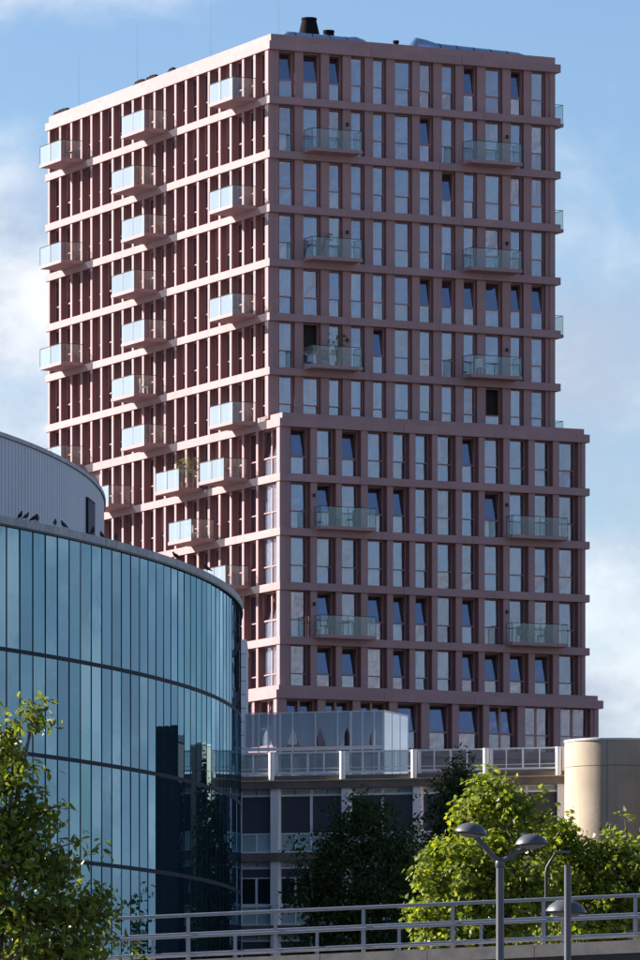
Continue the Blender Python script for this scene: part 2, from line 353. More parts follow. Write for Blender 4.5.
def curtain_mesh(w, h, mat='curtain'):
    n = max(4, int(w / 0.05)); b = MB(); v = []; f = []
    for i in range(n + 1):
        y = 0.012 if i % 2 else -0.01
        v += [(w * i / n, y, 0), (w * i / n, y, h)]
    for i in range(n): f.append((2 * i, 2 * i + 2, 2 * i + 3, 2 * i + 1))
    return b.add(v, f).mesh('curtain', M[mat])
def q(x): return round(x, 2)
wr = random.Random(5)
def window(loc, rz, w, h, tilt=0, double=False, dark=False, open_door=False, curtain=None, zt=None, cmat='curtain', rev=0.2, cy=0.20):
    w = q(w); zt = zt or q(h * 0.385)
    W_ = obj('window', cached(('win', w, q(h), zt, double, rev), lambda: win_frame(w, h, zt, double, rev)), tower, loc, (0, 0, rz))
    spans = [(FR, w - FR)] if not double else [(FR, w / 2 - 0.07), (w / 2 + 0.07, w - FR)]
    for (a, b) in spans:
        pw = q(b - a); hl = q(zt - 0.035 - FR); hu = q(h - FR - zt - 0.035)
        obj('pane', cached(('pane', pw, hl), lambda: pane_mesh(pw, hl)), W_, (a, 0.03, FR), (R(wr.gauss(0, .45)), 0, R(wr.gauss(0, .6))))
        if open_door: continue
        t = R(-tilt) if tilt else R(wr.gauss(0, .45)); tz = 0 if tilt else R(wr.gauss(0, .6))
        obj('pane', cached(('pane', pw, hu), lambda: pane_mesh(pw, hu)), W_, (a, 0.03, zt + 0.036), (t, 0, tz))
        if tilt: obj('sash', cached(('sash', pw, hu), lambda: sash_mesh(pw, hu)), W_, (a, 0.03, zt + 0.036), (t, 0, 0))
    if curtain:
        a, b = curtain
        cw = q((w - 0.1) * (b - a)); ch = q(h - 0.1)
        if tilt: ch = q(zt - 0.1)
        obj('curtain', cached(('cur', cw, ch, cmat), lambda: curtain_mesh(cw, ch, cmat)), W_, (0.05 + (w - 0.1) * a, cy, 0.05))
    return W_
def pick_curtain(p=0.62):
    r_ = wr.random()
    if r_ > p: return None
    return wr.choice([(0, 1), (0, 1), (0, 1), (0, 0.5), (0.55, 1), (0.1, 1)])

tilts = {0: [0, 1, 2, 8, 10], 1: [6], 2: [7], 4: [6, 7, 8, 9, 10, 11], 5: [4], 7: [0, 2, 7], 8: [1, 3, 4, 8], 10: [1, 3, 4, 5, 7],
         11: [1, 2, 4, 7, 8, 9, 10], 12: [0, 1, 2, 3, 4, 5, 6]}
# ---- street-side face: piers and windows
for j in range(0, 13):
    zb = Z(j + 1) + BH + (0.04 if j + 1 in (7, 12) else 0); zt_ = Z(j); h = zt_ - zb
    if j < 7:  op, vp, vw, vb, uend, ustart = up_open, 0.30, 0.56, 0.95, UEND - 0.21, 0.06
    elif j < 12: op, vp, vw, vb, uend, ustart = lo_open, LV0 + 0.16, LV0 + 0.64, LV0 + 0.95, LUEND - 0.2, 0.06
    else: op, vp, vw, vb, uend, ustart = ba_open, BV0 + 0.18, BV0 + 0.68, BV0 + 0.95, BUEND - 0.22, BU0 + 0.10
    if j == 6: zb = Z(7) + 0.47 + 0.31 - 0.28
    h = zt_ - zb
    # corner pier and its stepped return
    c1 = ustart + 0.36
    if op[0][0] - c1 < 0.06: c1 = op[0][0] - 0.06
    tbox('corner_pier', ustart, c1, vp, vp + 0.425, zb, zt_)
    tbox('pier', c1, op[0][0], vp + 0.07, vb, zb, zt_)
    for i in range(len(op) - 1):
        tbox('pier', op[i][1], op[i + 1][0], vp, vb, zb, zt_)
    tbox('pier', op[-1][1], op[-1][1] + (uend - op[-1][1]) * 0.45, vp + 0.10, vb, zb, zt_)
    tbox('corner_pier', op[-1][1] + (uend - op[-1][1]) * 0.45, uend, vp, vb, zb, zt_)
    for i, (a, b) in enumerate(op):
        od = (j, i) in ((5, 1), (6, 9))
        tl = 0
        if i in tilts.get(j, []): tl = 7.5 + wr.random() * 2.0
        dbl = j == 12 and i in (0, 1, 2, 6, 7, 8)
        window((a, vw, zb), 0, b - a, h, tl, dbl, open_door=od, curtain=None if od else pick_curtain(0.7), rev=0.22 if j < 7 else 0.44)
# ---- sunlit side: fins and windows
vmax = {7: 24.3, 8: 24.3, 9: 19.0, 10: 7.2, 11: 6.2, 12: 5.6}
for j in range(0, 13):
    zb = Z(j + 1) + BH + (0.04 if j + 1 in (7, 12) else 0); zt_ = Z(j); h = zt_ - zb
    u0 = 0.06 if j < 12 else BU0 + 0.10
    uw = u0 + 0.37
    if j < 7:
        fv = list(fin_v); near = 0.725
    elif j < 12:
        fv = [x for x in fin_v if x > 3] + [1.80]; near = LV0 + 0.16 + 0.425
    else:
        fv = [x for x in fin_v if x > 3] + [1.60]; near = BV0 + 0.18 + 0.425
    vm = vmax.get(j, 99)
    vis = [x for x in fv if x < vm]
    for x in vis: tbox('fin', u0, 0.95, x - 0.135, x + 0.135, zb, zt_)
    if vis[0] < 31: tbox('plain_wall', 0.30, 0.95, vis[0] + 0.14, VEND - 0.3, zb, zt_)
    edges = [(vis[i] - 0.135, vis[i + 1] + 0.135) for i in range(len(vis) - 1)] + [(vis[-1] - 0.135, near)]
    for i, (a, b) in enumerate(edges):      # a far, b near
        w = a - b
        last = i == len(edges) - 1
        if last and j >= 7:
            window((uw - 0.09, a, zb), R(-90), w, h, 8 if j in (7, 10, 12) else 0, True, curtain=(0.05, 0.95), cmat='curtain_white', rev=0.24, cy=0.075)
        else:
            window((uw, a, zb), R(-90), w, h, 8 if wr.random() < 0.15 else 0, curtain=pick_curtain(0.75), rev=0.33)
# lower shaft hidden behind the neighbours
tbox('lower_wall', BU0 + 0.2, BUEND - 0.64, BV0 + 0.25, BV0 + 0.9, 0, Z(13) - 0.01)
tbox('lower_wall', BU0 + 0.2, 0.94, BV0 + 0.91, VEND - 0.3, 0, Z(13) - 0.01)

# ---- balconies
def balcony_mesh(L, D):
    b = MB(); b.box(0, L, -D, 0, 0, 0.19)
    return b.mesh('balcony', M['pink'])
def handrail_mesh(L, D):
    b = MB(); z = 0.19 + 1.10
    for (p0, p1) in (((0.03, 0, z), (0.03, -D + 0.03, z)), ((0.03, -D + 0.03, z), (L - 0.03, -D + 0.03, z)), ((L - 0.03, -D + 0.03, z), (L - 0.03, 0, z))):
        b.tube([p0, p1], 0.018, 6)
    for x in (0.03, L - 0.03): b.tube([(x, -D + 0.03, 0.19), (x, -D + 0.03, z)], 0.014, 6); b.tube([(x, -0.03, 0.19), (x, -0.03, z)], 0.014, 6)
    b.tube([(L / 2, -D + 0.03, 0.19), (L / 2, -D + 0.03, z)], 0.010, 6)
    return b.mesh('handrail', M['steel_dark'])
def balcony(loc, rz, L, D, frost):
    L, D = q(L), q(D)
    B = obj('balcony', cached(('bal', L, D), lambda: balcony_mesh(L, D)), tower, loc, (0, 0, rz))
    fm = 'bal_frost' if frost else 'bal_clear'
    for i in range(2):
        x0 = 0.05 + i * (L / 2 - 0.03); w = L / 2 - 0.07
        obj('glass_panel', cached(('gf', q(w), fm), lambda: MB().box(0, w, 0, 0.014, 0, 1.13).mesh('glass_panel', M[fm])), B, (x0, -D + 0.035 + 0.0, 0.145))
    for x in (0.045, L - 0.06):
        obj('glass_panel', cached(('gs', D), lambda: MB().box(0, 0.014, 0, D - 0.09, 0, 1.10).mesh('glass_panel', M['bal_clear'])), B, (x, -D + 0.06, 0.194))
    obj('handrail', cached(('hr', L, D), lambda: handrail_mesh(L, D)), B)
    return B
left_b = [(j, 29.98, 26.64) for j in (0, 2, 4, 6)] + [(j, 17.60, 14.2) for j in (0, 2, 4, 6)] + [(j, 19.08, 15.69) for j in (1, 3, 5)] \
    + [(j, 5.08, 1.78) for j in (0, 2, 4, 6)] + [(7, 12.64, 9.25), (7, 6.4, 2.98), (7, 22.8, 19.45), (8, 10.78, 7.5), (9, 6.0, 2.75)]
for (j, a, b) in left_b: balcony((-0.003, a, Z(j + 1) + BH - 0.06), R(-90), a - b, 1.5, True)
wl_mesh = MB().box(-0.06, 0.06, -0.12, 0, 0, 0.2).mesh('wall_lamp', M['black'])
for j in (1, 3, 5):
    for (a, b) in ((2.15, 5.38), (12.33, 15.68)):
        balcony((a, -0.003, Z(j + 1) + BH - 0.06), 0, b - a, 1.15, False)
    for u in (5.07, 15.4): obj('wall_lamp', wl_mesh, tower, (u, 0.298, Z(j) - 0.95))
for j in (8, 10):
    for (a, b) in ((2.15, 5.7), (14.45, 18.11)):
        balcony((a, LV0 - 0.003, Z(j + 1) + BH - 0.06), 0, b - a, 0.85, False)
    for u in (2.22, 14.6): obj('wall_lamp', wl_mesh, tower, (u, LV0 + 0.158, Z(j) - 0.85))
for j in (0, 2, 4, 6): balcony((UEND + 0.003, 2.4, Z(j + 1) + BH - 0.06), R(90), 3.2, 1.45, False)

# ---- roof plant (each stands on the roof: things of their own)
def cone_flue(u, v, r0, r1, z1, label):
    b = MB(); z0 = Z(0) + 0.5
    b.lathe([(0.0, 0), (r0, 0), (r0, 0.12), (r0 * 0.97, 0.12), (r1, z1 - z0 - 0.12), (r1 + 0.03, z1 - z0 - 0.12), (r1 + 0.03, z1 - z0), (r1 * 0.7, z1 - z0), (r1 * 0.6, z1 - z0 - 0.3), (0, z1 - z0 - 0.3)], 20)
    o = b.build('roof_flue', M['roofbox'], None, T(u, v, z0), smooth=35); tag(o, label, 'flue', 'flues on the tower roof')
cone_flue(3.94, 3, 0.86, 0.42, 67.12, 'tall dark tapering flue on the tower roof near its corner')
cone_flue(5.2, 3, 0.46, 0.30, 66.5, 'short dark tapering flue beside the taller one on the tower roof')
cone_flue(8.56, 1.0, 0.17, 0.15, 65.85, 'tiny dark vent cap on the tower parapet between two metal ducts')
def duct(u0, u1, zt0, zt1, label, hump):
    b = MB(); n = 14; vs_ = []; fs = []; L = u1 - u0; z0 = Z(0) + 0.5
    ss = [0, 0.25, 0.6] + [0.6 + (L - 1.6) * i / 10 for i in range(1, 10)] + [L - 0.9, L - 0.4, L]
    for x in ss:
        t = x / L; top = zt0 + (zt1 - zt0) * t - z0
        e = min(1.0, math.sqrt(max(0.0, min(x, L - x) / 0.6)) if min(x, L - x) < 0.6 else 1.0)
        e = max(e, 0.25)
        if hump == 'left' and x < 1.6: top += 0.22 * math.sin(math.pi * min(1, x / 1.6))
        if hump == 'right' and x > L - 1.2: top += 0.10 * math.sin(math.pi * (L - x) / 1.2)
        for k in range(n + 1):
            a = math.pi * k / n
            vs_.append((x, -0.55 * math.cos(a), top * e * math.sin(a) ** 0.6))
    m = n + 1
    for i in range(len(ss) - 1):
        for k in range(n): fs.append((i * m + k, (i + 1) * m + k, (i + 1) * m + k + 1, i * m + k + 1))
    fs.append(tuple(range(m))); fs.append(tuple((len(ss) - 1) * m + k for k in range(m - 1, -1, -1)))
    b.add(vs_, fs)
    root = thing('roof_duct', label, 'duct', T(u0, 1.2, z0), TA, 'metal ducts on the tower roof')
    b.build('casing', M['silver'], root, smooth=50)
    for x in [0.9 + i * 1.1 for i in range(int((L - 1.2) / 1.1))]:
        t = x / L; top = zt0 + (zt1 - zt0) * t - z0
        s = MB()
        for k in range(n):
            a, a2 = math.pi * k / n, math.pi * (k + 1) / n
            P = [(xx, -(0.55 + .012) * math.cos(aa), (top + .012) * math.sin(aa) ** 0.6) for xx in (x, x + 0.05) for aa in (a, a2)]
            s.add(P, [(0, 1, 3, 2)])
        s.build('seam_strip', M['steel_dark'], root)
duct(1.1, 6.9, 65.90, 65.84, 'short curved metal duct on the roof beside the dark flues', 'right')
duct(9.3, 17.4, 65.98, 65.78, 'long curved metal duct with bright rounded end on the tower roof', 'left')
for i, (va, vb, lab) in enumerate([(32.0, 29.7, 'dark rail box on the roof edge at the far end of the sunlit side'), (19.7, 18.2, 'dark rail box on the roof edge, left of the middle pair'),
                                   (18.0, 16.4, 'dark rail box on the roof edge, right of the middle pair'), (14.75, 13.8, 'smallest dark box on the roof edge of the sunlit side')]):
    b = MB(); L = va - vb
    b.box(0, 0.25, 0, L, 0, 0.10); b.box(0.03, 0.22, 0.15, L - 0.15, 0.10, 0.22); b.box(0.07, 0.18, L * 0.3, L * 0.7, 0.22, 0.27)
    tag(b.build('roof_rail_box', M['roofbox'], None, T(0.22, vb, Z(0) + 0.47 + 0.39), (0, 0, TA)), lab, 'roof box', 'dark boxes on the roof edge')
for i, (u, v, zt_, lab) in enumerate([(2, 32.0, 69.5, 'thin lightning rod at the far left roof corner'), (2, 23.1, 70.0, 'thin lightning rod on the roof left of the middle boxes'),
                                      (2, 12.4, 70.2, 'thin lightning rod on the roof above the uppermost right balcony of the sunlit side'),
                                      (1.6, 2.2, 70.3, 'thin lightning rod on the roof close to the near corner')]):
    b = MB(); z0 = Z(0) + 0.5
    b.tube([(0, 0, 0), (0, 0, 0.8), (0, 0, zt_ - z0)], [0.02, 0.012, 0.004], 6); b.box(-0.15, 0.15, -0.15, 0.15, 0, 0.08)
    tag(b.build('lightning_rod', M['railgrey'], None, T(u, v, z0)), lab, 'lightning rod', 'lightning rods on the roof')

# ---- things kept on balconies
def plant(loc, h, label, seed, n=26, pot=True):
    root = thing('potted_plant', label, 'plant', loc, 0, 'plants on balconies'); r_ = random.Random(seed)
    p = MB(); p.lathe([(0, 0), (0.13, 0), (0.17, 0.3), (0.15, 0.3), (0.14, 0.26), (0, 0.26)], 12); p.build('pot', M['terracotta'], root)
    s = MB(); lf = MB()
    for i in range(n):
        a = r_.random() * 6.28; z = 0.3 + (h - 0.3) * (0.35 + 0.65 * r_.random()); rr = 0.1 + 0.35 * r_.random()
        x, y = math.cos(a) * rr, math.sin(a) * rr
        s.tube([(0, 0, 0.26), (x * .3, y * .3, z * .6), (x, y, z)], [0.014, 0.009, 0.004], 4)
        L = 0.22 + 0.2 * r_.random(); w = 0.07
        d = Vector((math.cos(a), math.sin(a), r_.uniform(-.5, .5))).normalized(); sd = Vector((-math.sin(a), math.cos(a), 0)); P = Vector((x, y, z))
        lf.add([tuple(P), tuple(P + d * L * .5 + sd * w), tuple(P + d * L + Vector((0, 0, -.08))), tuple(P + d * L * .5 - sd * w)], [(0, 1, 2), (0, 2, 3)])
    s.build('stems', M['bark'], root); lf.build('leaves', M['leaf_pot'], root)
def chair(loc, rz, mat, label):
    root = thing('balcony_chair', label, 'chair', loc, rz, 'chairs on balconies')
    MB().box(-.24, .24, -.24, .24, .42, .46).build('seat', M[mat], root)
    b = MB()
    for i in range(4): b.box(-.22 + i * .12, -.14 + i * .12, .20, .235, .46, .88)
    b.box(-.24, .24, .195, .24, .88, .93); b.build('backrest', M[mat], root)
    for x in (-.21, .21):
        for y in (-.21, .21): MB().tube([(x * 1.1, y * 1.1, 0), (x, y, .42)], .02, 6).build('leg', M[mat], root)
def table(loc, mat, label):
    root = thing('balcony_table', label, 'table', loc, 0, 'tables on balconies')
    MB().lathe([(0, .70), (.34, .70), (.34, .73), (0, .73)], 16).build('table_top', M[mat], root)
    MB().lathe([(0, 0), (.22, 0), (.22, .02), (.03, .05), (.03, .70), (0, .70)], 12).build('pedestal', M[mat], root)
fl = lambda j: Z(j + 1) + BH - 0.06 + 0.192
plant(T(4.05, -0.55, fl(5)), 2.0, 'tall potted plant on the balcony with the open dark door', 1, 30)
chair(T(3.3, -0.4, fl(5)), TA + 2.6, 'furn_dark', 'dark chair left of the tall plant on the open-door balcony')
chair(T(13.25, -0.6, fl(5)), TA + 2.2, 'furn_white', 'white chair on the lowest right balcony of the upper tower block')
table(T(14.2, -0.5, fl(5)), 'furn_dark', 'dark round table beside the white chair on a balcony')
chair(T(3.2, LV0 - 0.4, fl(8)), TA + 2.4, 'furn_dark', 'left dark chair on the upper left balcony of the lower block')
chair(T(4.3, LV0 - 0.4, fl(8)), TA - 2.4, 'furn_dark', 'right dark chair on the upper left balcony of the lower block')
chair(T(3.0, LV0 - 0.42, fl(10)), TA + 2.7, 'furn_dark', 'dark chair on the lower left balcony of the lower block')
table(T(3.8, LV0 - 0.42, fl(10)), 'furn_dark', 'dark round table on the lower left balcony of the lower block')
chair(T(15.3, LV0 - 0.42, fl(10)), TA + 2.2, 'furn_dark', 'left dark chair on the lower right balcony of the lower block')
chair(T(16.6, LV0 - 0.42, fl(10)), TA - 2.2, 'furn_dark', 'right dark chair on the lower right balcony of the lower block')
plant(T(3.1, -0.6, fl(3)), 1.4, 'leafy potted plant on the middle left balcony of the upper block', 3, 24)
plant(T(-0.55, 9.75, fl(7)), 1.9, 'tall green plant at the near end of a balcony on the sunlit side', 4, 40)
plant(T(-1.05, 9.6, fl(7)), 1.6, 'bushy green plant at the balcony corner in front of the taller one', 5, 40)
chair(T(-0.7, 9.2, fl(8)), TA, 'furn_white', 'white chair behind frosted glass on the balcony just above the round glass building')
chair(T(-0.6, 15.2 + 1.1, fl(5)), TA + 1.2, 'furn_white', 'pale chair on the middle balcony column of the sunlit side')
chair(T(-0.8, 3.0, fl(4)), TA + 1.0, 'furn_dark', 'dark chair on a balcony near the tower corner on the sunlit side')
chair(T(-0.7, 27.3, fl(0)), TA + 1.0, 'furn_dark', 'dark chair on the topmost balcony at the far left of the tower')

# ================================================================== ROUND GLASS BUILDING
GX, GY, GR = -86.25, 257.0, 83.0
gb = thing('glass_office_building', 'round office building with blue mirror glass curtain wall and grey metal drum', 'building', (GX, GY, 0))
lev = [23.7, 19.32, 15.74, 12.1, 8.5, 0.0]
def pol(r_, a, z): return (r_ * math.cos(R(a)), r_ * math.sin(R(a)), z)
b = MB(); b.lathe([(0.0, 23.72), (GR - 0.10, 23.72), (GR - 0.10, 0.0)], 512); b.build('core', M['mullion'], gb, smooth=30)
PITCH = 0.7053; A0 = -25.046
angs = [A0 + PITCH * i for i in range(-3, 42)]
pr = random.Random(3)
halfw = GR * math.tan(R(PITCH / 2)) - 0.024
for ri in range(5):
    z0, z1 = lev[ri + 1] + (0.06 if ri < 4 else 0.0), lev[ri] - 0.06
    me = MB().box(-halfw, halfw, -0.02, 0.02, 0, z1 - z0).mesh('facade_pane', M['fglass'])
    for a in angs:
        am = a + PITCH / 2
        obj('facade_pane', me, gb, pol(GR * math.cos(R(PITCH / 2)), am, z0), (R(pr.gauss(0, 0.05)), 0, R(am - 90 + pr.gauss(0, 0.07))))
mm = MB().box(-0.042, 0.042, -0.02, 0.028, 0, 23.7).mesh('mullion', M['mullion'])
for a in angs: obj('mullion', mm, gb, pol(GR, a, 0.0), (0, 0, R(a - 90)))
for z in lev[1:5]:
    b = MB(); b.lathe([(GR - 0.05, z - 0.075), (GR + 0.035, z - 0.075), (GR + 0.035, z + 0.075), (GR - 0.05, z + 0.075)], 160, a0=-50, a1=60); b.build('transom', M['transom'], gb)
# opaque continuation of the facade away from the camera
b = MB(); b.lathe([(GR - 0.02, 0.0), (GR - 0.02, 23.7)], 200, a0=angs[-1] + PITCH, a1=angs[0] + 360); b.build('rear_facade', M['mullion'], gb)
b = MB(); b.lathe([(GR - 0.3, 23.7), (GR + 0.09, 23.72), (GR + 0.10, 23.97), (GR + 0.06, 24.00), (GR - 0.55, 24.02), (GR - 0.55, 23.75)], 512); b.build('eaves_fascia', M['fascia'], gb, smooth=20)
b = MB(); b.lathe([(GR - 0.08, 23.60), (GR + 0.11, 23.64), (GR + 0.11, 23.715), (GR - 0.08, 23.715)], 512); b.build('drip_edge', M['black'], gb, smooth=20)
b = MB(); b.lathe([(0, 23.95), (GR - 0.5, 23.95)], 128); b.build('roof_deck', M['roof'], gb)
# metal drum, set back
DX, DY, DR = -91.5 - GX, 260.0 - GY, 82.5
DH = 28.7
b = MB(); prof = []; nrib = 1240
vs_ = []; fs = []
for k in range(nrib * 4):
    a = 2 * math.pi * k / (nrib * 4); rr = DR + (0.0 if k % 4 in (0, 1) else 0.05)
    vs_ += [(DX + rr * math.cos(a), DY + rr * math.sin(a), 23.9), (DX + rr * math.cos(a), DY + rr * math.sin(a), DH - 0.08)]
n_ = nrib * 4
for k in range(n_): k2 = (k + 1) % n_; fs.append((2 * k, 2 * k2, 2 * k2 + 1, 2 * k + 1))
b.add(vs_, fs); b.build('drum_cladding', M['clad'], gb)
b = MB(); b.lathe([(DR - 0.3, DH - 0.10), (DR + 0.12, DH - 0.10), (DR + 0.12, DH + 0.06), (DR - 0.5, DH + 0.10), (0, DH + 0.5)], 512, DX, DY); b.build('drum_roof', M['fascia'], gb, smooth=25)
def ray_ang(px, cx, cy, r_):
    d = Vector(((px - 320) / FPX, 1)).normalized(); c = Vector((cx, cy)); bq = d.dot(c); s = bq - math.sqrt(max(0, bq * bq - c.dot(c) + r_ * r_)); p = d * s - c
    return math.degrees(math.atan2(p.y, p.x))
aw = ray_ang(88.6, GX + DX, GY + DY, DR)
dw = obj('drum_window', MB().box(-1.2, 1.2, -0.14, 0.12, 0, 1.45).mesh('drum_window', M['mullion']), gb, (DX + DR * math.cos(R(aw)), DY + DR * math.sin(R(aw)), 26.35), (0, 0, R(aw - 90)))
MB().box(-1.1, 1.1, 0.122, 0.13, 0.08, 1.37).build('pane', M['blind'], dw)
# birds on the eaves
def bird_mesh(seed):
    r_ = random.Random(seed); b = MB(); up = r_.uniform(0.2, 0.6)
    sp = [(-0.21, 0, 0.035 - up * .03), (-0.14, 0, 0.06), (-0.06, 0, 0.10), (0.02, 0, 0.135), (0.07, 0, 0.17), (0.09, 0, 0.21), (0.105, 0, 0.24), (0.13, 0, 0.245), (0.16, 0, 0.235)]
    b.tube(sp, [0.014, 0.024, 0.055, 0.072, 0.058, 0.038, 0.040, 0.028, 0.006], 10)
    for y in (-0.03, 0.03): b.tube([(0.0, y, 0.10), (0.01, y, 0.0), (0.04, y, 0.004)], [0.012, 0.006, 0.005], 5)
    return b.mesh('pigeon', M['bird'], smooth=60)
bird_px = [(20, 0.08, 'leftmost dark pigeon on the eaves of the glass building'), (26, 0.14, 'dark pigeon low on the eaves, second from the left'), (33.8, 0.1, 'left bird of the close pair on the glass building eaves'),
           (37.2, 0.1, 'right bird of the close pair on the glass building eaves'), (55, 0.08, 'upright dark pigeon alone on the eaves, under the drum'), (64, 0.06, 'dark pigeon on the eaves with its head up, left of the drum window'),
           (92.5, 0.14, 'dark pigeon at the eaves just below the drum window'), (102, -0.1, 'dark pigeon on the eaves at the drum edge'), (116, 0.12, 'dark pigeon right of the drum on the eaves'),
           (176, 0.10, 'dark pigeon in the middle of the sloping right eaves'), (207.5, 0.12, 'rightmost dark pigeon on the eaves of the glass building')]
for i, (px, dr, lab) in enumerate(bird_px):
    a = ray_ang(px, GX, GY, GR + dr)
    tag(obj('pigeon', bird_mesh(i), None, (GX + (GR + dr) * math.cos(R(a)), GY + (GR + dr) * math.sin(R(a)), 23.995), (0, 0, random.Random(i).uniform(0, 6.28))), lab, 'bird', 'pigeons on the eaves')

# ================================================================== pale clad block between glass building and tower
pb = thing('pale_clad_block', 'narrow pale panel-clad block squeezed between the glass building and the tower', 'building', (-3.76, 320, 0))
MB().box(-9.98, -0.02, 0.03, 9.98, 0, 27.5).build('core', M['mullion'], pb)
pm = MB().box(-3.3, 0, 0, 0.03, 0, 0.66).mesh('panel', M['pale'])
for i in range(20):
    for c in range(3): obj('panel', pm, pb, (-c * 3.33, 0, 13.8 + i * 0.69))
ps = MB().box(0, 0.03, 0, 9.9, 0, 0.66).mesh('panel', M['pale'])
for i in range(20): obj('panel', ps, pb, (-0.02, 0.04, 13.8 + i * 0.69))
MB().box(-10, 0.04, -0.02, 10, 27.5, 27.62).build('coping', M['cap'], pb)

# ================================================================== WHITE OFFICE BUILDING
WA = R(-18.0)
wb = thing('white_office_building', 'low white office building with roof terrace, dark blinds and pale green panels', 'building', (-3.7225, 297, 0), WA)
COLX = [1.79 + 3.5 * i for i in range(-2, 9)]
XL, XR = COLX[0], COLX[-1]
Wd = 12.0
def wbox(name, x0, x1, y0, y1, z0, z1, mat, parent=None): return obj(name, cached((name, q(x1 - x0), q(y1 - y0), q(z1 - z0), mat, 'w'), lambda: MB().box(0, x1 - x0, 0, y1 - y0, 0, z1 - z0).mesh(name, M[mat])), parent or wb, (x0, y0, z0))
wbox('core', XL, XR, 0.45, Wd, 0, 18.7, 'brickdark')
slabs = [(18.66, 19.04), (15.27, 15.66), (11.85, 12.26), (8.45, 8.86)]
for i, (a, b_) in enumerate(slabs):
    wbox('floor_slab', XL - 0.3, XR + 0.3, -0.55, 0.44, a, b_, 'slab')
wbox('terrace_deck', XL - 0.3, XR + 0.3, -0.50, Wd, 19.06, 19.26, 'slab')
wbox('sunlit_edge_strip', XL - 0.3, XR + 0.3, -0.60, -0.50, 19.0, 19.055, 'sunlit_edge')  # added strip, its colour paints the sunlit edge of the slab
for cx in COLX:
    for (za, zb_) in ((15.66, 18.66), (12.26, 15.27), (8.86, 11.85)):
        wbox('column', cx - 0.19, cx + 0.19, -0.42, 0.1, za, zb_, 'white')
    MB().tube([(0, 0, 0), (0, 0, 1.32)], 0.13, 20).build('terrace_post', M['white'], wb, (cx - 0.10, -0.52, 19.05), smooth=50)
    wbox('post_back', cx + 0.05, cx + 0.20, -0.44, -0.36, 19.26, 20.36, 'white')
wr2 = random.Random(9)
def owin_frame(w, h):
    b = MB(); f_ = 0.06
    b.box(0, f_, 0, 0.1, 0, h); b.box(w - f_, w, 0, 0.1, 0, h); b.box(f_, w - f_, 0, 0.1, 0, f_); b.box(f_, w - f_, 0, 0.1, h - 0.05, h)
    b.box(f_, w - f_, -0.01, 0.1, h - 0.34, h - 0.25); b.box(f_, w - f_, 0, 0.1, 0.86, 0.92); b.box(w / 2 - 0.02, w / 2 + 0.02, 0.004, 0.1, f_, 0.86)
    b.box(-0.02, w + 0.02, -0.12, -0.002, -0.03, 0.05)
    return b.mesh('office_window', M['white'])
for fi, (za, zb_) in enumerate(((15.66, 18.66), (12.26, 15.27), (8.86, 11.85))):
    for bi in range(len(COLX) - 1):
        x0, x1 = COLX[bi] + 0.19, COLX[bi + 1] - 0.19
        w = q((x1 - x0) / 2); h = zb_ - za - 0.02
        for s in range(2):
            O_ = obj('office_window', cached(('ow', w, q(h)), lambda: owin_frame(w, h)), wb, (x0 + s * w, -0.18, za + 0.01))
            blind_low = 0.92 if (fi == 0 or wr2.random() < 0.45) else 1.50
            if fi == 1 and bi == 1: blind_low = 1.50 if s == 0 else 2.2
            if fi == 1 and bi == 2 and s == 0: blind_low = 2.2
            top = h - 0.34
            obj('blind', cached(('bl', w, q(top - blind_low)), lambda: MB().box(0, w - 0.14, 0, 0.015, 0, top - blind_low).mesh('blind', M['blind'])), O_, (0.07, 0.035, blind_low))
            if blind_low > 1:
                hh = blind_low - 0.92
                for t in range(2):
                    ww = (w - 0.24) / 2
                    obj('pane', cached(('op', q(ww), q(hh)), lambda: MB().box(0, ww, 0, 0.02, 0, hh - 0.1).mesh('pane', M['gwin'])), O_, (0.07 + t * (ww + 0.1), 0.05, 0.97))
                obj('casement', cached(('oc', w, q(hh)), lambda: MB().box(0.06, w - 0.06, 0, 0.06, -0.05, 0.045).box(w / 2 - 0.05, w / 2 + 0.05, 0, 0.06, 0.045, hh - 0.05).box(0.06, w - 0.06, 0, 0.06, hh - 0.05, hh).mesh('casement', M['white'])), O_, (0, 0.02, 0.97))
            for t in range(2):
                ww = w / 2 - 0.09
                obj('spandrel_panel', cached(('sp', q(ww)), lambda: MB().box(0, ww, 0, 0.02, 0, 0.79).mesh('spandrel_panel', M['gpanel'])), O_, (0.065 + t * (w / 2 - 0.045), 0.04, 0.065))
                obj('vent_panel', cached(('vp', q(ww)), lambda: MB().box(0, ww, 0, 0.02, 0, 0.19).mesh('vent_panel', M['gpanel'])), O_, (0.065 + t * (w / 2 - 0.045), 0.04, h - 0.245))
wbox('plinth_wall', XL, XR, -0.2, 0.44, 0, 8.44, 'slab')
for bi in range(len(COLX) - 1):            # terrace railing, bay by bay
    x0, x1 = COLX[bi] + 0.06, COLX[bi + 1] - 0.24; w = x1 - x0
    def rail():
        b = MB(); b.box(0, w, -0.03, 0.05, 1.06, 1.13); b.box(0, w, 0, 0.05, 0.12, 0.20)
        for t in range(5):
            hw = 0.04 if t == 2 else 0.022
            xx = min(max(w * t / 4, hw), w - hw); b.box(xx - hw, xx + hw, 0.004, 0.046, 0.20, 1.06)
        b.box(0.03, w - .03, 0.008, 0.042, 0.34, 0.37)
        return b.mesh('railing', M['white'])
    r_ = obj('railing', cached(('rl', q(w)), rail), wb, (x0, -0.48, 19.24))
    for t in range(4):
        obj('glass_panel', cached(('rg', q(w)), lambda: MB().box(0, w / 4 - 0.06, 0, 0.012, 0, 0.86).mesh('glass_panel', M['rail_glass'])), r_, (w * t / 4 + 0.03, 0.052, 0.20))
